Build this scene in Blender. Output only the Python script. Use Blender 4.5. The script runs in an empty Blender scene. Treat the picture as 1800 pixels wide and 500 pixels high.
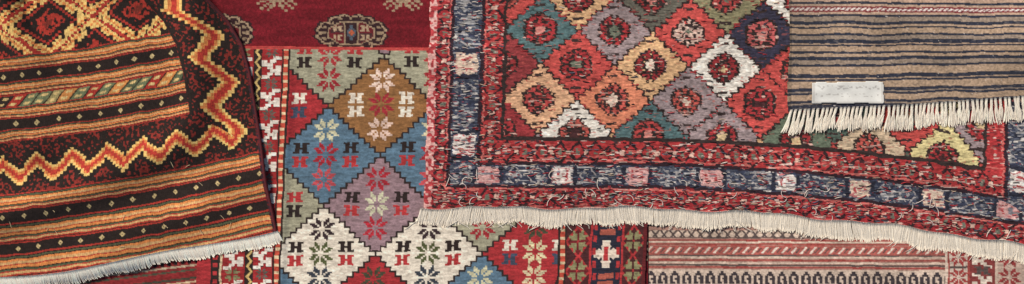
import bpy, math, random
import numpy as np
random.seed(7); RNG=np.random.default_rng(11)
S=0.0015
C=bpy.context.scene.collection
TAB=RNG.random((256,256))
def vn(x,y,s=0):
    x=np.asarray(x,float)+s*17.31; y=np.asarray(y,float)+s*9.77
    xi=np.floor(x).astype(int); yi=np.floor(y).astype(int)
    fx=x-xi; fy=y-yi; fx=fx*fx*(3-2*fx); fy=fy*fy*(3-2*fy)
    g=lambda a,b: TAB[a&255,b&255]
    return (g(xi,yi)*(1-fx)+g(xi+1,yi)*fx)*(1-fy)+(g(xi,yi+1)*(1-fx)+g(xi+1,yi+1)*fx)*fy
def hs(a,b,s=0):
    return TAB[(np.asarray(a).astype(int)*7+s*31)&255,(np.asarray(b).astype(int)*13+s*57)&255]
def sst(a,b,x):
    t=np.clip((x-a)/(b-a),0,1); return t*t*(3-2*t)
def c(r,g,b): return np.array([r,g,b],float)
RED=c(178,46,50); DRED=c(118,22,34); BLK=c(42,32,33); CRM=c(222,206,184); NAVY=c(42,48,72)
BLUE=c(82,110,130); GRN=c(154,148,122); BRN=c(142,94,54); PUR=c(142,112,118); OLV=c(122,116,80)
def bm(rows,keys='.#o*'):
    return np.array([[keys.index(ch) for ch in r] for r in rows])
def sample(b,du,dv,cw,ch):
    h,w=b.shape
    i=np.floor(du/cw+w/2).astype(int); j=np.floor(dv/ch+h/2).astype(int)
    ok=(i>=0)&(i<w)&(j>=0)&(j<h)
    return np.where(ok,b[np.clip(j,0,h-1),np.clip(i,0,w-1)],0)
STAR=bm(["..#...#..","..##.##..","####.####",".###.###.","....o....",".###.###.","####.####","..##.##..","..#...#.."])
_r=["...#.....#...","...##...##...","...###.###...","###.##.##.###",".###.#.#.###.","..###...###.."]
ROSE=bm(_r+["......o......"]+_r[::-1])
HH=bm(["###.###",".##.##.",".#####.",".##.##.","###.###"])
SS=bm(["###....","..##.##","...####","##.##..","####...","##.##..","....###"])
_m=["....###....","..##ooo##..",".#oo#o#oo#.","#oo##o##oo#","#o#ooooo#o#","#oo#***#oo#"]
MED1=bm(_m+["#o##***##o#"]+_m[::-1])
_m=["....#.#....","...#o#o#...","..#oo#oo#..",".#o#o#o#o#.","#oo##*##oo#","#o##***##o#"]
MED2=bm(_m+["#oo#***#oo#"]+_m[::-1])
_m=[".....#.....","...##o##...","..#o#o#o#..",".#oo###oo#.","##o#ooo#o##","#oo#o*o#oo#"]
MED3=bm(_m+["#o#o***o#o#"]+_m[::-1])
def lattice(u,v,cu,cv,hw,hh,st,sv):
    def ident(a,b):
        a=(np.floor(a/st)+.5)*st; b=(np.floor(b/sv)+.5)*sv
        p=(a-cu)/hw; q=(b-cv)/hh
        s=np.round((p+q)/2); t=np.round((p-q)/2)
        return (s+t).astype(int),(s-t).astype(int)
    return ident
# ------------------------------------------------------------ materials
def mat_weave(name,sx,sy,bump,rough=.95,amp=.25):
    m=bpy.data.materials.new(name); m.use_nodes=True; n=m.node_tree.nodes; l=m.node_tree.links
    b=n['Principled BSDF']; b.inputs['Roughness'].default_value=rough
    b.inputs['Specular IOR Level'].default_value=.12
    b.inputs['Sheen Weight'].default_value=.05
    a=n.new('ShaderNodeAttribute'); a.attribute_name='weave'
    tc=n.new('ShaderNodeTexCoord'); mp=n.new('ShaderNodeMapping'); mp.inputs['Scale'].default_value=(sx,sy,200)
    no=n.new('ShaderNodeTexNoise'); no.inputs['Scale'].default_value=1; no.inputs['Detail'].default_value=2
    l.new(tc.outputs['Object'],mp.inputs[0]); l.new(mp.outputs[0],no.inputs['Vector'])
    mr=n.new('ShaderNodeMapRange'); mr.inputs['From Min'].default_value=.3; mr.inputs['From Max'].default_value=.7
    mr.inputs['To Min'].default_value=1-amp; mr.inputs['To Max'].default_value=1+amp
    l.new(no.outputs[0],mr.inputs[0])
    mx=n.new('ShaderNodeVectorMath'); mx.operation='SCALE'
    l.new(a.outputs['Color'],mx.inputs[0]); l.new(mr.outputs[0],mx.inputs['Scale']); l.new(mx.outputs[0],b.inputs['Base Color'])
    bp=n.new('ShaderNodeBump'); bp.inputs['Strength'].default_value=bump; bp.inputs['Distance'].default_value=.002
    l.new(no.outputs[0],bp.inputs['Height']); l.new(bp.outputs[0],b.inputs['Normal'])
    return m
MK=mat_weave('kilim_weave',250,420,.35,amp=.14); MF=mat_weave('flat_weave',170,420,.33,amp=.12); MP=mat_weave('loose_float_weave',110,420,.55,amp=.2)
MD=mat_weave('pile_weave',330,330,.4,amp=.15); MY=mat_weave('cotton_yarn',500,500,.3,amp=.08); ML=mat_weave('label_cloth',200,260,.15,amp=.03)
def lin(rgb):
    lum=(rgb*np.array([.3,.59,.11])).sum(-1,keepdims=True)
    rgb=rgb*.90+lum*.10+np.array([9,7,3])*(1-rgb/255.)
    s=np.clip(rgb/255.,0,1)
    return np.clip(np.where(s<=.04045,s/12.92,((s+.055)/1.055)**2.4),0,.85)
def mesh_obj(name,V,F,RGB,mat,parent,origin,smooth=True):
    me=bpy.data.meshes.new(name); V=(V-np.array(origin))
    W=np.stack([V[:,0]*S,-V[:,1]*S,V[:,2]*S],1)
    me.vertices.add(len(W)); me.vertices.foreach_set('co',W.ravel().astype(np.float32))
    me.loops.add(F.size); me.loops.foreach_set('vertex_index',F.ravel().astype(np.int32))
    me.polygons.add(len(F)); me.polygons.foreach_set('loop_start',(np.arange(len(F))*4).astype(np.int32))
    me.polygons.foreach_set('loop_total',np.full(len(F),4,np.int32))
    me.update(calc_edges=True); me.validate()
    me.polygons.foreach_set('use_smooth',np.full(len(me.polygons),smooth))
    at=me.color_attributes.new('weave','FLOAT_COLOR','POINT')
    at.data.foreach_set('color',np.concatenate([lin(RGB),np.ones((len(RGB),1))],1).ravel().astype(np.float32))
    me.materials.append(mat); o=bpy.data.objects.new(name,me); C.objects.link(o)
    if parent: o.parent=parent
    return o
def rug(name,label,cat,org):
    o=bpy.data.objects.new(name,None); C.objects.link(o); o.empty_display_size=.1
    o.location=((org[0]-900)*S,(250-org[1])*S,org[2]*S); o['label']=label; o['category']=cat
    o['px']=org; return o
def sheet(root,parts,mat,x0,x1,y0,y1,st,inside,paint,zf,thick=3.7,jit=.0):
    org=tuple(root['px'])
    xs=np.arange(x0,x1+st,st,dtype=float); ys=np.arange(y0,y1+st,st,dtype=float); X,Y=np.meshgrid(xs,ys); R,Cn=X.shape
    RGB,_=paint(X,Y); Z=zf(X,Y)
    xc,yc=np.meshgrid(xs[:-1]+st/2,ys[:-1]+st/2)
    ins=inside(xc,yc); _,pid=paint(xc,yc)
    idx=np.arange(R*Cn).reshape(R,Cn)
    a=idx[:-1,:-1];b=idx[1:,:-1];d=idx[1:,1:];e=idx[:-1,1:]
    P=np.stack([X.ravel(),Y.ravel(),Z.ravel()],1); N=R*Cn
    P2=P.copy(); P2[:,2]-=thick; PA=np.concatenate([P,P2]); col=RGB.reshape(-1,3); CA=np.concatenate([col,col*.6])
    pad=np.pad(ins,1)
    out=[]
    for k,nm in enumerate(parts):
        m=ins&(pid==k)
        if not m.any(): continue
        F=[np.stack([a[m],b[m],d[m],e[m]],1)]
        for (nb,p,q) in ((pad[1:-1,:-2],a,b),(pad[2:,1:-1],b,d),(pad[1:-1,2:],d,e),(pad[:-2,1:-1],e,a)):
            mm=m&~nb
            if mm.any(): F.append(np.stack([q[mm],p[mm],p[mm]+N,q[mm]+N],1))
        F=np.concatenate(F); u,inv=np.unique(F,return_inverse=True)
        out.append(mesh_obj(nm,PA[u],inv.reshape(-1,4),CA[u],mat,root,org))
    return out
def tubes(name,lines,root,mat=None,label=None):
    V=[];F=[];K=[];base=0
    for pts,r,rgb in lines:
        pts=np.array(pts,float); n=len(pts)
        T=np.gradient(pts,axis=0); L=np.linalg.norm(T,axis=1,keepdims=True)+1e-6; T=T/L
        sd=np.stack([-T[:,1],T[:,0],np.zeros(n)],1); sd/= (np.linalg.norm(sd,axis=1,keepdims=True)+1e-6)
        up=np.cross(T,sd)
        rr=np.full((n,1),r); rr[-1]*=.5
        ring=[pts+sd*rr,pts+up*rr,pts-sd*rr,pts-up*rr]
        V.append(np.stack(ring,1).reshape(-1,3)); K.append(np.repeat(np.array(rgb,float)[None],4*n,0))
        i=np.arange(n-1)[:,None]*4+base
        for k in range(4):
            k2=(k+1)%4
            F.append(np.concatenate([i+k,i+k2,i+4+k2,i+4+k],1))
        F.append(np.array([[base,base+1,base+2,base+3],[base+4*n-1,base+4*n-2,base+4*n-3,base+4*n-4]]))
        base+=4*n
    o=mesh_obj(name,np.concatenate(V),np.concatenate(F),np.concatenate(K),mat or MY,root,tuple(root['px']))
    if label: o['label']=label
    return o
def grain(X,Y,sx,sy,a,s=0):
    return 1+a*(vn(X/sx,Y/sy,s)*2-1)
# ============================================================ floor
me=bpy.data.meshes.new('floor'); me.from_pydata([(-6,-6,-.001),(6,-6,-.001),(6,6,-.001),(-6,6,-.001)],[],[(0,1,2,3)])
fl=bpy.data.objects.new('floor',me); C.objects.link(fl); fl['kind']='structure'; fl['label']='plain pale floor under the rugs'
m=bpy.data.materials.new('floor_concrete'); m.use_nodes=True; nt=m.node_tree
nn=nt.nodes.new('ShaderNodeTexNoise'); nn.inputs['Scale'].default_value=6; cr=nt.nodes.new('ShaderNodeValToRGB')
cr.color_ramp.elements[0].color=(.22,.2,.18,1); cr.color_ramp.elements[1].color=(.34,.32,.29,1)
nt.links.new(nn.outputs[0],cr.inputs[0]); nt.links.new(cr.outputs[0],nt.nodes['Principled BSDF'].inputs['Base Color']); me.materials.append(m)

# ============================================================ A: orange/black kilim
XE=lambda y: np.interp(y,[-150,-60,0,40,80,130,230,330,400,520],[250,320,366,402,425,439,455,470,484,500])
def kv(X,Y): return Y+.1*X+.00015*X*X
YEL=c(224,178,98); ORG=c(208,120,60); KRED=c(168,46,38); KGRN=c(74,80,56); KBLK=c(36,28,28); TAN=c(200,150,94)
def group(v0,v1):
    seq=[(2.6,KRED),(1.6,KBLK),(2.6,KGRN),(1.4,KBLK),(3.4,ORG),(4.2,TAN),(1.6,KRED),(4.2,ORG),(1.4,KBLK),(2.6,KGRN),(1.6,KRED),(3.2,TAN),(2.2,KRED),(1.4,KBLK),(2.4,KRED)]
    L=[];tot=sum(s for s,_ in seq); x=v0
    for s,k in seq:
        w=s*(v1-v0)/tot; L.append((x,x+w,k)); x+=w
    return L
L1=group(103,128)+group(147,172)+group(192,213)+group(231,252)
L2=group(343,373)+group(394,431)+group(449,492)
def stripes(v,L):
    out=np.zeros(v.shape+(3,)); out[:]=KBLK
    for a,b,k in L: out[(v>=a)&(v<b)]=k
    return out
def paintA(X,Y):
    w=(vn(X/18,Y/18,1)-.5)*3
    v=kv(X,Y)+w; u=X+(vn(X/20,Y/20,2)-.5)*4
    e=XE(Y)-X; h=343-v
    st=stripes(v,L1+L2)
    for cv_,per,off in ((138,33,8),(222,36,20),(383,37,5),(440,37,22)):
        du=((u+off)%per)-per/2; dv=v-cv_
        r=np.abs(du)/4.4+np.abs(dv)/4.8
        st[(r<1)&(r>.25)]=c(186,160,108)
    bnd=(v>172)&(v<192)
    uu=u+ (v-180)*.9; k=np.floor(uu/22)
    pal=np.array([c(100,108,76),KRED,c(156,138,86),c(44,34,34),KRED,c(200,124,62),c(80,88,64)])
    pc=pal[(hs(k,k*3,3)*7).astype(int)%7]
    fl_=((uu%22)<3); pc=np.where(fl_[...,None],KBLK,pc)
    mot=(np.abs((uu%22)-12)<5)&(np.abs(((v-172)%10)-5)<2.2); pc=np.where(mot[...,None],c(206,172,108),pc)
    st=np.where(bnd[...,None],pc,st)
    # lattice of stepped yellow diamonds
    lv=np.floor(v/4.5)*4.5+2.2; lu=np.floor(u/5.5)*5.5+2.7
    p=(lu-86)/80; q=(lv-50)/62
    s=np.round((p+q)/2); t=np.round((p-q)/2); d=np.abs(p-(s+t))+np.abs(q-(s-t))
    lat=np.zeros_like(st); lat[:]=KBLK
    sp=vn(u/4,v/4,5)
    lat[d<.40]=KRED; lat[(d<.40)&(sp>.60)]=KBLK
    lat[(d<.12)]=c(116,40,34)
    lat[(d>.58)&(d<.64)]=KRED
    lat[(d>.70)&(d<.80)&((np.floor(lu/5.5)%4)!=0)]=YEL
    lat[(d>.80)&(d<.86)]=ORG
    lat[(d>.86)&(sp<.66)]=YEL; lat[(d>.95)]=KRED
    col=np.where((v<103)[...,None],lat,st)
    vert=(e/112<h/92)&(v<343); hor=(~vert)&(v<343)&(v>252)
    vert=vert&(e<112)
    qx=np.floor(u/5.5)*5.5+2.7; qv=np.floor(v/4.5)*4.5+2.2; qy=np.floor(Y/5.5)*5.5+2.7
    along=np.where(vert,qy+22,qx+25); per=np.where(vert,84.,62.)
    dist=np.where(vert,56-(XE(qy)-qx),qv-303)
    ph=(along/per)%1; tri=np.abs(ph*2-1)*2-1
    amp=np.where(vert,22.,15.)
    dd=(dist-tri*amp)/np.where(vert,.88,.70)
    zc=np.zeros_like(st); zc[:]=KBLK
    sp2=vn(u/3.3,v/3.3,6); near=np.abs(dist-tri*amp)>24
    zc[(sp2>.62)&near]=c(128,38,34)
    zc[(dd>-20)&(dd<-12)]=YEL; zc[(dd>-14)&(dd<-7)]=ORG; zc[(dd>=-7)&(dd<7)]=KRED*1.06; zc[(dd>=7)&(dd<12)]=ORG; zc[(dd>=12)&(dd<19)]=YEL
    zc[(np.abs(e-108)<3)&vert]=KBLK
    b=vert|hor
    col=np.where(b[...,None],zc,col)
    pid=np.where(b,1,np.where(v>=343,2,0))
    sel=e<5; col=np.where(sel[...,None],np.where((vn(Y/4,Y/4,3)>.5)[...,None],c(96,30,36),c(50,30,40)),col)
    g=grain(X,Y,3,3,.14,4)*grain(X,Y,60,60,.08,5)*(1+.07*np.sin(X*1.6+v*.3))
    return col*g[...,None],pid
def ridge(X,Y,pts,w,hgt):
    pts=np.array(pts,float); best=np.full(X.shape,1e9)
    for a,b in zip(pts[:-1],pts[1:]):
        ab=b-a; t=np.clip(((X-a[0])*ab[0]+(Y-a[1])*ab[1])/(ab@ab),0,1)
        best=np.minimum(best,np.hypot(X-a[0]-t*ab[0],Y-a[1]-t*ab[1]))
    return hgt*np.exp(-(best/w)**2)
def zA(X,Y):
    z=12+(ridge(X,Y,[(90,-90),(8,0),(30,60),(80,130),(190,240)],26,26)-ridge(X,Y,[(120,-80),(48,0),(72,50),(118,110)],16,8))*(1-sst(60,200,Y))
    z+=ridge(X,Y,[(-60,120),(-10,190),(60,260)],32,16)
    z+=ridge(X,Y,[(340,-60),(346,60),(352,180),(310,250),(200,310),(0,380)],38,22)
    z+=ridge(X,Y,[(190,-60),(230,60),(290,170)],45,15)*(1-sst(60,190,Y))
    z+=ridge(X,Y,[(120,520),(260,400),(480,300)],40,10)
    z+=(vn(X/70,Y/70,8)-.5)*8*sst(0,60,XE(Y)-X)+(vn(X/3,Y/3,12)-.5)*.4
    return 12+np.logaddexp(0,(z-12)*1.2)/1.2
rA=rug('zigzag_kilim_rug','black and orange striped kilim with yellow zigzag border, white fringe and soft folds','rug',(250,250,8))
endA=lambda X: 490+4*np.sin(X/60.)
sheet(rA,['diamond_field','zigzag_border','striped_end'],MK,-130,505,-130,520,1.25,lambda X,Y:(XE(Y)-X>0)&(kv(X,Y)<endA(X)),paintA,zA)
L=[]
x=-130.
while x<489:
    for k in range(3):
        xx=x+random.uniform(-1.3,1.3); y0=endA(xx)-.1*xx-.00015*xx*xx-3
        ln=random.uniform(14,20)+(3 if k else 0)+2*math.sin(xx/17); a=.28+random.uniform(-.16,.16)+.12*math.sin(xx/23)
        z0=float(zA(np.array(xx),np.array(y0)))
        pts=[(xx+ln*t*a+random.uniform(-.6,.6),y0+ln*t, (z0+1)*(1-t*t)+(10.5)*t*t) for t in np.linspace(0,1,5)]
        L.append((pts,random.uniform(1.1,1.6),c(244,232,214)*random.uniform(.93,1.04)))
    x+=1.7
tubes('fringe',L,rA)
ys=np.arange(-130,415,3.)
cc=[(XE(y)+.5,y,float(zA(np.array(XE(y)-2),np.array(y)))-.5) for y in ys]
tubes('selvedge',[(cc,2.6,c(88,30,38))],rA)
for k in range(16):
    x0=random.uniform(20,470); y0=random.uniform(300,470)-.1*x0; z=float(zA(np.array(x0),np.array(y0)))+1
    if kv(np.array(x0),np.array(y0))>480: continue
    a=random.uniform(0,6.28); tubes('loose_thread',[([(x0+3*t*math.cos(a),y0+3*t*math.sin(a)+t*t*.4,z+.6) for t in range(4)],.5,c(196,170,130))],rA)

# ============================================================ B: deep red rug
FEA=bm(["...#.....#...",".#..#...#..#.","..#.##.##.#..","#..#.#.#.#..#",".##.#####.##.","...##.o.##...",".####ooo####.","...##.o.##...",".##.#####.##.","#..#.#.#.#..#","..#.##.##.#..",".#..#...#..#.","...#.....#..."])
def paintB(X,Y):
    u=X+(vn(X/12,Y/12,1)-.5)*2.4; v=Y+(vn(X/12,Y/12,2)-.5)*2.4
    col=np.zeros(X.shape+(3,)); col[:]=c(112,20,32)
    col*=grain(X,Y,50,7,.14,3)[...,None]
    i=np.round((u-617)/236); j=np.round((v-58)/190)
    fu=u-617-i*236; fv=v-58-j*190
    du=np.floor(fu/2.6)*2.6+1.3; dv=np.floor(fv/2.6)*2.6+1.3
    th=np.arctan2(dv/33,du/64)
    r=np.maximum(np.maximum(np.abs(du)/64,np.abs(dv)/33),(np.abs(du)/64+np.abs(dv)/33)/1.42)
    BEI=c(158,130,102); DK=c(48,28,34)
    rs=r+.05*np.cos(th*16)
    col[rs<1.0]=DK; m=(rs>.86)&(rs<.94); col[m]=BEI
    m=(np.cos(th*16)>.35)&(r>.70)&(r<.80); col[m]=BEI*.9
    m=(r<.64); col[m]=c(104,26,36)
    m=(r<.64)&(r>.59); col[m]=BEI*.95
    for sx in (-1,1):
        for sy in (-1,1):
            m=((du*sx>0)&(dv*sy>=0)&(r<.57)&(np.abs(du)>14)); 
            if sx*sy>0: col[m]=c(70,40,44)
            b=sample(HH,du-sx*24,dv-sy*8,2.4,2.2); col[(b==1)&(r<.57)]=BEI*1.08
    m=(r<.57)&(np.abs(du)<12); col[m]=DK
    m=(np.abs(du)/9+np.abs(dv)/15<1); col[m]=c(72,82,94)
    m=(np.abs(du)/5+np.abs(dv)/8<1); col[m]=c(182,84,54)
    m=(np.abs(np.abs(du)-12.5)<1.4)&(r<.57); col[m]=BEI*.9
    i=np.round((u-486)/222); j=np.round((v+6)/190)
    b=sample(FEA,u-486-i*222,v+6-j*190,5.4,4.0)
    col[b==1]=BEI; col[b==2]=c(60,30,38)
    g=grain(X,Y,2.6,2.6,.16,4)
    return col*g[...,None],np.zeros(X.shape,int)
zb=lambda X,Y: 4+(vn(X/60,Y/60,3)-.5)*.8+(vn(X/2.5,Y/2.5,4)-.5)*.4
rB=rug('crimson_rug','deep crimson pile rug with beige medallions, lying behind the diamond rug','rug',(740,250,0))
sheet(rB,['pile_field'],MD,346,1139,-130,640,1.4,lambda X,Y:X>0,paintB,zb,thick=3.9)

# ============================================================ C: diamond flatweave
RC=c(168,42,48)
COLC={(0,-2):GRN,(0,0):BLUE,(0,2):CRM,(1,-1):BRN,(1,1):PUR,(1,3):RC,(2,-2):GRN,(2,0):BLUE,(2,2):CRM,(-1,-1):RC,(-1,1):GRN,(-1,3):BLUE,(3,1):GRN,(3,3):BLUE,(3,-1):RC,(4,2):RC,(5,3):CRM}
PALC=[GRN,BLUE,CRM,BRN,PUR,RC]
def paintC(X,Y):
    u=X+.045*(Y-272)+(vn(X/25,Y/25,1)-.5)*3; v=Y+(vn(X/25,Y/25,2)-.5)*3+.008*(X-600)
    idf=lattice(u,v,572,272,94,87,9.4,8.7)
    p0,q0=idf(u,v)
    o1,o2=idf(u+1.7,v+1.5); o3,o4=idf(u-1.7,v-1.5); o5,o6=idf(u+1.7,v-1.5); o7,o8=idf(u-1.7,v+1.5)
    edge=(o1!=o3)|(o2!=o4)|(o5!=o7)|(o6!=o8)
    col=np.zeros(X.shape+(3,)); col[:]=GRN
    s1=np.zeros_like(col); s1[:]=RED; s2=s1.copy(); s3=s1.copy(); hA=s1.copy(); hA[:]=BLK; hB=s1.copy()
    for a in range(-4,8):
        for b in range(-6,8):
            if (a+b)%2: continue
            m=(p0==a)&(q0==b)
            if not m.any(): continue
            k=COLC.get((a,b)); 
            if k is None: k=PALC[int(hs(a,b,5)*6)%6]
            col[m]=k
            if k is CRM: s1[m]=c(78,84,50); s2[m]=c(52,38,44); s3[m]=c(50,56,68); hA[m]=BLK; hB[m]=RED
            elif k is BRN: s1[m]=c(160,40,50); s2[m]=c(226,190,170); s3[m]=c(222,184,164); hA[m]=CRM; hB[m]=CRM
            elif k is BLUE: s1[m]=c(166,34,46); s2[m]=c(196,188,150); s3[m]=c(196,70,78); hA[m]=BLK; hB[m]=RED
            elif k is PUR: s1[m]=c(190,184,150); s2[m]=c(170,34,48); s3[m]=c(174,36,50); hA[m]=BLK; hB[m]=RED
            elif k is GRN: s1[m]=c(166,44,50); s2[m]=c(66,80,98); s3[m]=c(156,36,46); hA[m]=RED; hB[m]=BLK
            else: s1[m]=c(206,190,144); s2[m]=c(66,66,50); s3[m]=c(200,180,140); hA[m]=CRM; hB[m]=c(60,70,90)
    du=u-(572+p0*94); dv=v-(272+q0*87)
    for dy,sc in ((-43,s2),(0,s1),(43,s3)):
        b=sample(ROSE,du,dv-dy,3.3,3.2); col=np.where((b==1)[...,None],sc,col)
    for sx in (-44,44):
        for dy,hc in ((-12,hA),(12,hB)):
            b=sample(HH,du-sx,dv-dy,3.9,3.8); col=np.where((b==1)[...,None],hc,col)
    col[edge]=BLK*1.1
    lb=503-u; rb=u-988
    def border(t,right):
        k=np.zeros_like(col); k[:]=RC
        n=vn(u/4,v/4,6)
        per=56; dv=((v+22)%per)-per/2
        k[t<4]=BLK; 
        m=(t>=4)&(t<12); k[m]=c(186,66,50); k[m&((v%14)<5)]=c(206,176,136)
        k[(t>=12)&(t<15)]=BLK
        if right:
            m=(t>=15)&(t<58); k[m]=c(70,34,38)
            pr=52; dv2=((v+14)%pr)-pr/2
            rr=np.abs(t-36)/19+np.abs(dv2)/24
            k[m&(rr<1.25)&(rr>1.0)]=RED; k[m&(rr<1.0)]=c(112,32,38)
            b=sample(STAR,t-36,dv2,3.6,4.2); k[m&(b==1)]=OLV*1.1; k[m&(b==2)]=RED
            k[(t>=56)&(t<60)]=RED
            m=(t>=60)&(t<112); k[m]=c(36,38,54)
            dv3=((v-450+46)%92)-46
            cr_=((np.abs(t-86)<7)&(np.abs(dv3)<24))|((np.abs(dv3)<6)&(np.abs(t-86)<22))|((np.abs(t-86)+np.abs(dv3)<22)&(np.abs(np.abs(t-86)-np.abs(dv3))>3))
            k[m&cr_]=c(218,196,174)
            k[m&(np.abs(t-86)<4)&(np.abs(dv3)<12)]=RED
            k[m&(np.abs(t-86)<14)&(np.abs(dv3)>34)&(np.abs(dv3)<44)]=c(168,80,66)
            k[m&((np.abs(t-65)<3)|(np.abs(t-107)<3))&((v%22)<12)]=RED
            k[(t>=112)&(t<116)]=RED
            m=(t>=116)&(t<150); k[m]=c(74,34,38)
            rr=np.abs(t-133)/17+np.abs(dv2)/24
            k[m&(rr<1.25)&(rr>1.0)]=RED; b=sample(STAR,t-133,dv2,3.3,4.2); k[m&(b==1)]=OLV*1.1; k[m&(b==2)]=RED
            k[t>=150]=c(96,30,36)
        else:
            m=(t>=15)&(t<50); k[m]=c(160,38,42)
            b=sample(SS,t-33,dv-1.5,4.8,5.4); k[m&(b==1)]=BLK
            b=sample(SS,t-33,dv,4.8,5.4); k[m&(b==1)]=c(226,212,194)
            b=sample(ROSE,t-33,((v+22-28)%per)-per/2,1.8,1.6); k[m&(b==1)]=c(84,88,80)
            m=(t>=50)&(t<64); k[m]=BLK; z=np.abs(((v/18)%1)*2-1)*7; k[m&(np.abs(t-53-z)<2.2)]=c(206,170,100)
            m=(t>=64)&(t<104); k[m]=c(150,36,40)
            b=sample(SS,t-84,dv,5,5.4); k[m&(b==1)]=c(216,202,186); b=sample(STAR,t-84,((v+22-28)%per)-per/2,3,2.6); k[m&(b==1)]=OLV
            k[(t>=104)&(t<108)]=c(206,180,140); m=(t>=108)&(t<124); k[m]=BLK; k[m&((np.floor(v/7)%2)==0)&(np.abs(t-116)<4)]=RED
        k[(n>.86)]*=.8
        return k
    col=np.where((lb>0)[...,None],border(lb,False),col); col=np.where((rb>0)[...,None],border(rb,True),col)
    tp=Y-82-.01*(X-500); col[(tp<5)]=c(184,60,58)
    g=grain(X,Y,7,2.1,.13,4)*grain(X,Y,2,2,.08,7)*grain(X,Y,40,3.5,.07,8)
    pid=np.where(lb>0,1,np.where(rb>0,2,0))
    return col*g[...,None],pid
def zC(X,Y):
    u=X+.045*(Y-272)
    z=8+4.5*np.exp(-((u-503)/8)**2)*sst(60,140,Y+0)*.8+(vn(X/80,Y/60,8)-.5)*3
    z+=.4*(vn(X/6,Y/2.4,3)-.5)
    return z
rC=rug('diamond_flatweave_rug','flatweave rug of blue, green, brown and cream stepped diamonds holding small stars','rug',(740,370,4))
inC=lambda X,Y:(Y>82+.01*(X-500))&(X+.045*(Y-272)>355)&(X+.045*(Y-272)<1144)
sheet(rC,['diamond_field','side_border','side_border'],MF,335,1160,78,620,1.2,inC,paintC,zC)

# ============================================================ F: pink brown rug lower right
ARD=bm(["..##..",".####.","##..##","##.###","##..##","###.##"])
def paintF(X,Y):
    v=Y-.004*(X-1150)+(vn(X/20,Y/20,2)-.5)*1.4; u=X+(vn(X/20,Y/20,1)-.5)*1.4
    PK=c(166,122,108); GR=c(86,72,70); LT=c(206,178,156); RD=c(156,62,58)
    col=np.zeros(X.shape+(3,)); col[:]=PK
    w=v-403; w=np.mod(w,112)
    def bandm(a,b): return (w>=a)&(w<b)
    m=bandm(2,14); col[m]=LT*.97; col[m&((np.abs(((u+w*.8)%16)-8)<2.4)|(np.abs(((u-w*.8)%16)-8)<2))]=GR
    col[bandm(14,16)]=GR; col[bandm(18,21)]=RD; col[bandm(21,24)]=LT; col[bandm(25,28)]=RD
    m=bandm(29,45); col[m]=c(172,84,76); 
    sl=((u+(w-37)*.9)%17); col[m&(sl<4.5)&(np.abs(w-37)<5.5)]=c(222,200,180); col[m&(sl>8)&(sl<11)&(np.abs(w-37)<4)]=GR
    col[bandm(45,47)]=GR; col[bandm(48,51)]=LT; col[bandm(53,56)]=RD;col[bandm(58,61)]=LT; col[bandm(62,65)]=GR; col[bandm(66,69)]=RD
    m=bandm(71,99); col[m]=c(198,172,152)
    b=sample(ARD,(u%21)-10.5,w-85.5,2.9,3.7); col[m&(b==1)]=c(58,50,56)
    col[bandm(99,101)]=RD; col[bandm(104,107)]=GR
    r=u-1662
    k=np.zeros_like(col); k[:]=c(152,128,116)
    k[(r<5)]=c(206,180,160); k[(r>5)&(r<8)]=RD
    m=(r>8)&(r<40); k[m]=c(200,176,158); dv=(v%36)-18; b=sample(ROSE,r-24,dv,2.4,2.5); k[m&(b==1)]=c(160,54,54); k[m&(np.abs(np.abs(dv)-18)<2)]=GR
    k[(r>40)&(r<44)]=RD; m=(r>44)&(r<88); k[m]=c(134,54,54); b=sample(SS,r-66,((v+10)%44)-22,5,5); k[m&(b==1)]=c(222,202,182)
    b=sample(HH,r-66,((v-12)%44)-22,4,3); k[m&(b==1)]=GR
    k[(r>88)&(r<92)]=LT; m=(r>92)&(r<140); k[m]=c(190,160,142); b=sample(ROSE,r-114,dv,3.1,2.6); k[m&(b==1)]=c(148,50,52); k[(r>140)&(r<143)]=GR
    b=sample(STAR,((r)%38)-19,dv,3.4,3.2); k[(r>143)&(b==1)]=RD
    col=np.where((r>0)[...,None],k,col)
    g=grain(X,Y,4,2.2,.13,4)*grain(X,Y,2,2,.09,7)*grain(X,Y,70,30,.08,9)
    return col*g[...,None],np.where(r>0,1,0)
zF=lambda X,Y: 4+(vn(X/80,Y/60,8)-.5)*1+(vn(X/3,Y/2.4,3)-.5)*.4
rF=rug('pink_brown_rug','faded pink and brown rug with narrow patterned rows, under the long white fringe','rug',(1560,450,0))
sheet(rF,['patterned_field','side_border'],MF,1141,1930,-130,620,1.35,lambda X,Y:X>0,paintF,zF,thick=3.9)
# ============================================================ G: striped rug lower left
def paintG(X,Y):
    v=Y+.12*X; w=np.mod(v+6,44)
    col=np.zeros(X.shape+(3,)); col[:]=c(132,34,38)
    for a,b,k in ((6,10,c(56,60,50)),(13,16,c(206,176,136)),(18,26,c(44,36,38)),(28,31,c(180,160,130)),(36,39,c(66,76,60))): col[(w>=a)&(w<b)]=k
    m=(w>=18)&(w<26)&((X%12)<5); col[m]=c(168,48,48)
    return col*grain(X,Y,4,2.5,.2,4)[...,None],np.zeros(X.shape,int)
rG=rug('red_striped_rug','dark red rug with thin green and cream stripes, peeking out at lower left','rug',(110,400,0))
sheet(rG,['striped_field'],MF,-130,345,-130,620,2.0,lambda X,Y:X<1e9,paintG,lambda X,Y:4+(vn(X/3,Y/2,3)-.5)*.4,thick=3.9)

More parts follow.
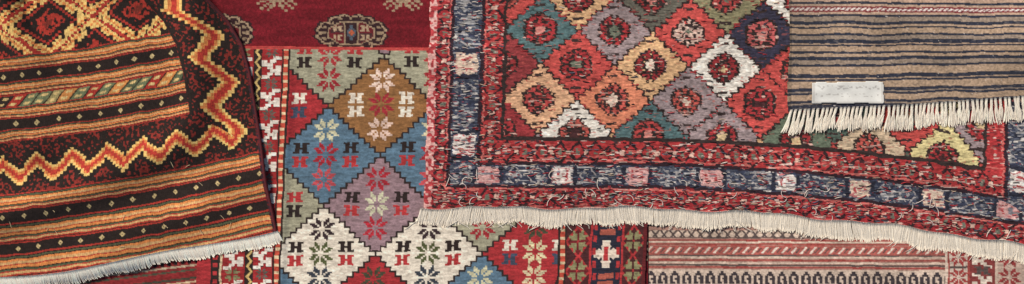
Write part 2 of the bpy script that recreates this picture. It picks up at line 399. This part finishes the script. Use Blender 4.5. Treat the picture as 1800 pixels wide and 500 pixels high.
# ============================================================ D: big reverse side rug
def fD(X,Y):
    k=np.clip(Y/300,0,1); return .000118*np.maximum(X-1050,0)**2*k+.025*(X-950)*(1-k)
TEAL=c(76,104,106); TN=c(208,160,114); PCH=c(218,162,122); GP=c(146,126,126); WH=c(226,214,198); ORP=c(212,122,90); DG=c(96,92,82); OL=c(136,128,94); RD4=c(194,70,66)
COLD={(0,0):TEAL,(2,0):GP,(4,0):RD4,(6,0):c(52,50,70),(-1,-1):RD4,(1,-1):TN,(3,-1):DG,(5,-1):OL,(7,-1):WH,(-1,1):c(140,50,54),(1,1):RD4,(3,1):TN,(5,1):WH,(7,1):RD4,(0,2):PCH,(2,2):ORP,(4,2):GP,(6,2):RD4,
 (-1,3):c(150,46,52),(1,3):WH,(3,3):TEAL,(5,3):GP,(7,3):c(94,106,88),(9,3):c(200,172,140),(11,3):c(210,190,130),(8,4):RD4,(10,4):c(74,86,76),(12,4):RD4,(8,2):c(78,96,86),(10,2):RD4,(12,2):GP}
PALD=[TEAL,RD4,TN,WH,GP,OL,ORP]
def paintD(X,Y):
    wob=(vn(X/8,Y/2.3,21)-.5)
    u=X+.03*Y+(vn(X/14,Y/14,1)-.5)*4; v=Y-fD(X,Y)+(vn(X/14,Y/14,2)-.5)*4
    ur=u+wob*5; vr=v+(vn(X/30,Y/30,22)-.5)*5; u=u+wob*3
    l=u-757; b=368-v; r=1868-u
    f=lambda t,a:np.interp(t,a,[0,.2,1,2,3,3.2,4])
    tl=f(l,[0,13,40,94,130,136,170]); tb=f(b,[-5,6,40,80,120,127,160]); tr=f(r,[0,10,36,92,126,132,160])
    t=np.minimum(np.minimum(tl,tb),tr); hor=(tb<=tl)&(tb<=tr); al=np.where(hor,u,v)
    s1=vn(X/9,Y/2.3,3); s2=vn(X/6,Y/2.0,4); s3=vn(X/15,Y/2.6,5); s4=vn(X/5,Y/5,6); s5=vn(X/12,Y/2.2,33); s6=vn(X/7,Y/2.1,41)
    idf=lattice(ur,vr,951,52,65,61,9.3,8.7)
    p0,q0=idf(ur,vr); o1,o2=idf(ur+1.8,vr+1.6); o3,o4=idf(ur-1.8,vr-1.6); o5,o6=idf(ur+1.8,vr-1.6); o7,o8=idf(ur-1.8,vr+1.6)
    edge=(o1!=o3)|(o2!=o4)|(o5!=o7)|(o6!=o8)
    col=np.zeros(X.shape+(3,)); col[:]=RED
    inn=np.zeros_like(col); inn[:]=DRED; ctr=inn.copy(); kind=np.zeros(X.shape,int)
    for a in range(-3,17):
        for bb in range(-5,7):
            if (a+bb)%2: continue
            m=(p0==a)&(q0==bb)
            if not m.any(): continue
            k=COLD.get((a,bb)); 
            if k is None: k=PALD[int(hs(a,bb,9)*7)%7]
            col[m]=k
            inn[m]=[c(168,46,52),c(152,42,48),c(178,60,60),c(186,76,68)][int(hs(a,bb,2)*4)%4]
            if (a,bb)==(4,0) : inn[m]=c(206,170,152)
            if (a,bb)==(6,0) : inn[m]=c(196,86,86)
            ctr[m]=[c(214,186,164),c(70,38,42),c(100,106,90),c(210,124,114),c(206,174,128)][int(hs(a,bb,14)*5)%5]
            kind[m]=int(hs(a,bb,27)*3)%3
    du=ur-(951+p0*65); dv=vr-(52+q0*61)
    mb=np.where(kind==0,sample(MED1,du,dv,5.2,4.5),np.where(kind==1,sample(MED2,du,dv,5.2,4.5),sample(MED3,du,dv,5.2,4.5)))
    lo_=(s2>.14)
    col=np.where((mb==2)[...,None],inn,col); col=np.where((mb==3)[...,None],ctr,col); col[(mb==1)&lo_]=BLK*1.1
    m=(mb==2)&(s1>.74); col[m]=BLK*1.3
    m=(mb>=1)&(s5>.84); col[m]=c(196,150,136)
    m=(np.abs(np.abs(dv)-42)<2.6)&(np.abs(du)<9)&(s2>.2); col[m]=BLK*1.3
    col[edge&(s1>.16)]=BLK*1.1
    m=edge&(s3>.72); col[m]=c(164,50,54)
    m=(s3>.88)&~edge; col[m]=col[m]*.66
    m=(s6>.88)&~edge; col[m]=col[m]*.5+c(190,80,70)*.5
    # red bands
    ph=((al/31)%1)-.5
    redb=np.zeros_like(col); redb[:]=np.where((t<1)[...,None],c(158,38,46),c(170,46,50))
    ctr2=np.where(t>2,np.where(hor,v-268,l-113),np.where(hor,v-347,l-27))
    aph=np.abs(ph)*31
    m=(np.abs(aph-np.abs(ctr2)*.9)<3.4)&(s2>.26); redb[m]=c(46,30,36)
    m=(aph>12)&(np.abs(ctr2)<5.5)&(s1>.28); redb[m]=c(104,108,94)
    m=(aph<3.8)&(np.abs(ctr2)<4)&(s1>.25); redb[m]=c(216,172,152)
    redb[(s3>.80)&(s1>.3)]=c(190,90,84); redb[(s1>.82)]=c(66,36,42); redb[(s5>.85)]=c(206,172,158)
    # navy band with pale blocks
    nav=np.zeros_like(col); nav[:]=c(50,56,78)
    nav[s1>.58]=c(80,86,100); nav[s2>.72]=c(36,40,56); nav[s3>.77]=c(160,156,154); nav[s5>.82]=c(196,186,176); nav[(s6>.88)]=c(146,58,64)
    pm=np.where(hor,((al-866+65)%131)-65,((al-115+70)%141)-70)
    hk=((np.abs(np.abs(pm)-46)+np.abs(t-1.5)*34)%13<3.2)&(np.abs(np.abs(pm)-46)<17)&(t>1.15)&(t<1.85)&(s2>.35); nav[hk]=c(150,142,140)
    pch=(np.abs(pm)<18+(s4-.5)*7+(s2-.5)*6)&(t>1.14)&(t<1.86)
    pk=np.floor(np.where(hor,(al-866+65)/131,(al-115+70)/141))
    hh=hs(pk,pk*5+np.where(hor,1,2),3)[...,None]
    pc=np.where(hh<.4,c(220,206,194),np.where(hh<.7,c(204,152,146),c(208,180,156)))
    nav=np.where(pch[...,None],pc,nav)
    m=pch&(np.abs(np.abs(pm)-8)<2.5)&(np.abs(t-1.5)<.2)&(s1>.4); nav[m]=c(176,66,70)
    m=pch&(s2>.76); nav[m]=c(180,100,102)
    m=pch&(s3>.80); nav[m]=c(120,116,124)
    m=(np.abs(np.abs(pm)-23)<3.5)&(t>1.1)&(t<1.9)&(s1>.2); nav[m]=c(38,40,56)
    col=np.where((t<3.2)[...,None],np.where((t<3)[...,None],np.where((t<2)[...,None],np.where((t<1)[...,None],redb,nav),redb),BLK*1.1+6*s1[...,None]),col)
    for tt in (1.,2.):
        m=(np.abs(t-tt)<.07)&(s1>.18); col[m]=c(46,30,40)
    m=(np.abs(t-.88)<.04)|(np.abs(t-2.14)<.04); col[m&(s1>.4)]=c(200,100,92)
    m=(tb<.14)&hor; col[m]=c(184,78,78)
    m=tl<.2; sp=vn(X/5,Y/4,19); col[m]=np.where((sp>.55)[m][:,None],c(220,160,150),c(176,54,60))
    g=grain(X,Y,6,2.2,.16,14)*grain(X,Y,2.2,2,.10,17)*grain(X,Y,90,70,.08,18)
    pid=np.where(tl<.2,4,np.where(t>=3,0,np.where(t>=2,1,np.where(t>=1,2,3))))
    return col*g[...,None],pid
def zD(X,Y):
    sup=(1-sst(1145,1200,X))*sst(55,90,Y)
    z=8+4*sup+(vn(X/90,Y/60,8)-.5)*3.2+(vn(X/9,Y/2.3,3)-.5)*.9+(vn(X/5,Y/5,6)-.5)*.6
    z+=ridge(X,Y,[(1180,420),(1330,330),(1500,300),(1900,330)],26,3.5)+ridge(X,Y,[(770,340),(900,350),(1050,335)],20,1.5)
    return z
def endD(X):
    y=368.
    return y+.000118*max(X-1050,0)**2+2.5*math.sin(X/37.)+1.5*math.sin(X/15.)
vend=np.vectorize(endD)
rD=rug('medallion_border_rug','large red rug shown from its yarn covered back, stepped diamonds and navy border, white fringe','rug',(1300,200,4))
inD=lambda X,Y:(X+.03*Y+1.5*np.sin(Y/13.)>757)&(Y<vend(X))&(X+.03*Y<1868)
sheet(rD,['diamond_field','inner_border','middle_border','outer_border','selvedge'],MP,738,1880,-130,470,1.2,inD,paintD,zD)
zd=lambda x,y: float(zD(np.array(float(x)),np.array(float(y))))
L=[];x=741.
while x<1862:
    for k in range(3):
        xx=x+random.uniform(-1.4,1.4); y0=endD(xx)-3; ln=random.uniform(25,30)+2*math.sin(xx/21)+1.5*math.sin(xx/7.3)+(1.5*k); 
        if xx>1400: ln*=1.08
        a=(-.18 if xx<850 else .06)+.12*math.sin(xx/33)+.07*math.sin(xx/9.1)+random.gauss(0,.06); z0=zd(xx,y0); bw=random.uniform(-1.3,1.3)
        zb_=(z0-4.0)
        pts=[(xx+ln*t*a+bw*math.sin(t*3.5)+random.uniform(-.4,.4),y0+ln*t,z0*(1-t)+zb_*t+1.0-.5*k+random.uniform(-.3,.4)) for t in np.linspace(0,1,6)]
        L.append((pts,random.uniform(1.1,1.6),c(232,218,198)*random.uniform(.9,1.04)))
    x+=1.6
for k in range(60):
    xx=random.uniform(745,1800); y0=endD(xx)+10; a=random.uniform(-1.1,1.1); z0=zd(xx,y0-14)-1
    pts=[(xx+a*t*9+2*math.sin(t*2+k),y0+t*6,z0-t*.4) for t in np.linspace(0,4,7)]
    L.append((pts,.6,c(220,208,190)))
tubes('fringe',L,rD)
L=[]
cols=[c(212,196,180),c(200,120,112),c(176,44,52),c(36,30,34),c(84,92,112),c(196,168,140)]
for k in range(1500):
    r=random.random()
    if r<.66:
        xx=random.uniform(765,1850); v=random.choice([random.uniform(332,364),random.uniform(332,364),random.uniform(288,330),random.uniform(248,286)])
        yy=v+.000118*max(xx-1050,0)**2; pr=[.15,.12,.27,.22,.16,.08]
    elif r<.78:
        yy=random.uniform(-100,300); xx=random.uniform(768,885)-.03*yy; pr=[.10,.10,.27,.20,.26,.07]
    else:
        xx=random.uniform(895,1740); yy=random.uniform(-100,250); pr=[.04,.08,.38,.42,.04,.04]
    col=cols[np.random.default_rng(k).choice(6,p=pr)]
    ln=random.uniform(5,13); a=random.gauss(0,.16); w=random.uniform(-1.2,1.2)
    pts=[(xx+ln*t,yy+ln*t*a+w*math.sin(t*3.1),zd(xx+ln*t,yy+ln*t*a)+.2+1.1*math.sin(t*3.14)) for t in np.linspace(0,1,5)]
    L.append((pts,random.uniform(.5,.85),col*random.uniform(.85,1.1)))
for k in range(50):
    xx=random.uniform(780,1800); yy=random.uniform(310,362)+.000118*max(xx-1050,0)**2; a=random.uniform(0,6.28); cur=random.uniform(-.5,.5)
    px,py=xx,yy; pts=[]
    for t in range(7):
        pts.append((px,py,zd(px,py)+1.6)); px+=3*math.cos(a); py+=3*math.sin(a); a+=cur
    L.append((pts,.7,random.choice([c(220,206,190),c(212,190,180),c(176,40,50)])))
o=tubes('loose_yarn',L,rD); o['kind']='stuff'

# ============================================================ E: striped flatweave, top right
def endE(X): return np.interp(X,[1380,1450,1600,1700,1950],[196,192,186,178,160])
def paintE(X,Y):
    v=Y+(X-1388)*.012*np.clip((Y-60)/130,-.2,1)*2+ (vn(X/60,Y/40,1)-.5)*5+(vn(X/9,Y/9,2)-.5)*1.4
    BR=c(170,140,114); NV=c(42,46,62); GY=c(142,122,106); TNB=c(180,146,122)
    col=np.zeros(X.shape+(3,)); col[:]=BR
    L=[(-200,4,TNB),(4,8,NV),(8,12,TNB),(12,22,c(126,50,56)),(22,26,TNB),(26,30,NV),(30,38,GY),(38,44,NV),(44,48,BR),(48,51,NV),(51,60,BR),(60,64,NV),(64,71,GY),(71,78,NV),(78,80,BR),(80,83,NV),(83,92,BR),
       (92,96,NV),(96,101,BR),(101,107,NV),(107,114,GY),(114,118,NV),(118,131,BR),(131,138,NV),(138,140,BR),(140,144,NV),(144,156,BR),(156,162,NV),(162,164,GY),(164,168,NV),(168,178,BR),(178,183,NV),(183,186,GY),(186,230,NV)]
    for a,b,k in L: col[(v>=a)&(v<b)]=k
    m=(np.abs(v-17)<2.2)&(((X+v*1.5)%9)<5.5); col[m]=c(224,204,192)
    m=v<-8; w=np.mod(v,19); col[m&(w<6)]=NV
    n=vn(X/6,Y/2,6); m=n>.80; col[m]=col[m]*.75+c(186,162,138)*.25
    n=vn(X/6,Y/2,16); m=n>.84; col[m]=col[m]*.78+c(60,58,66)*.22
    sp=(vn(X/3,Y/3,9)>.975); col[sp]=c(200,190,180)
    col=np.where((X<1391)[...,None],col*.8,col)
    g=grain(X,Y,3,2.4,.13,4)*grain(X,Y,2,2,.08,7)*grain(X,Y,80,60,.10,8)
    return col*g[...,None],np.where(v<26,1,0)
def zE(X,Y):
    return 13+(vn(X/70,Y/50,8)-.5)*5+(vn(X/3,Y/2.4,3)-.5)*.4+ridge(X,Y,[(1400,60),(1600,90),(1900,60)],40,2.5)
rE=rug('navy_striped_flatweave','brown and navy pinstriped flatweave with knotted cream tassels and a white cloth tag','rug',(1650,50,9))
inE=lambda X,Y:(X>1386+2*np.sin(Y/35.))&(Y<endE(X))
sheet(rE,['striped_field','top_band'],MF,1380,1930,-130,200,1.25,inE,paintE,zE)
x=1391.; i=0
while x<1925:
    xx=x+random.uniform(-1.0,1.0); y0=float(endE(xx))-2; z0=float(zE(np.array(xx),np.array(y0)))
    ln=random.uniform(38,47); a=-.22+.35*(xx-1390)/420+random.uniform(-.11,.11); ph=random.uniform(0,6)
    L=[]
    for k in range(9):
        an=ph+k*.7; spd=random.uniform(.8,1.9); l2=ln*random.uniform(.88,1.03)
        pts=[]
        for t in np.linspace(0,1,10):
            tw=an+t*8; q=sst(.35,.65,t); rad=1.7+spd*max(t-.35,0)*3.6
            wx=rad*(math.cos(tw)*(1-q)+math.cos(an+4)*q)
            pts.append((xx+a*l2*t+float(wx)+2.0*math.sin(t*4+ph)*t,y0+l2*t,(z0+1)*(1-t)+(10.2)*t+.9*math.sin(tw)+.8))
        L.append((pts,random.uniform(.8,1.1),c(238,224,204)*random.uniform(.9,1.04)))
    tubes('tassel',L,rE); x+=random.uniform(7.0,8.6); i+=1
def paintT(X,Y):
    col=np.zeros(X.shape+(3,)); col[:]=c(226,222,212)
    n=vn(X/3.5,Y/2.2,31); line=(np.abs(Y-155)<3.5)|((np.abs(Y-168)<3))
    m=line&(n>.7)&(X>1432)&(X<1545); col[m]=c(186,180,172)
    m=(X<1431)|(X>1548)|(Y>179); col[m]=c(206,200,190)
    col*=grain(X,Y,14,10,.06,3)[...,None]
    return col,np.zeros(X.shape,int)
zT=lambda X,Y: 13+2.2+(vn(X/70,Y/50,8)-.5)*5+ridge(X,Y,[(1400,60),(1600,90),(1900,60)],40,2.5)+(vn(X/30,Y/18,5)-.5)*1.4
sheet(rE,['tag'],ML,1422,1556,142,186,1.4,lambda X,Y:(X>1425+Y*.01)&(X<1552+.8*np.sin(Y/3.))&(Y>146-.018*(X-1425)+.6*np.sin(X/7.))&(Y<182-.0*(X-1425)+.7*np.sin(X/9.)),paintT,zT,thick=1.2)

for o in bpy.data.objects:
    if 'px' in o: del o['px']
# ============================================================ light + camera
w=bpy.data.worlds.new('World'); bpy.context.scene.world=w; w.use_nodes=True
sky=w.node_tree.nodes.new('ShaderNodeTexSky'); sky.sky_type='NISHITA'; sky.sun_disc=False
EL=math.radians(42); AZ=math.radians(-40)
sky.sun_elevation=EL; sky.sun_rotation=AZ
bg=w.node_tree.nodes['Background']; bg.inputs[1].default_value=.08
w.node_tree.links.new(sky.outputs[0],bg.inputs[0])
ld=bpy.data.lights.new('sun','SUN'); ld.energy=3.9; ld.angle=math.radians(16); ld.color=(1,.93,.82)
lo=bpy.data.objects.new('sun',ld); C.objects.link(lo)
lo.rotation_euler=(math.pi/2-EL,0,math.radians(180+40)) 
cd=bpy.data.cameras.new('camera'); cd.lens=50; cd.sensor_width=36; cd.clip_end=100
co=bpy.data.objects.new('camera',cd); C.objects.link(co); co.location=(0,0,(2500+8)*S)
bpy.context.scene.camera=co
bpy.context.scene.view_settings.view_transform='Standard'
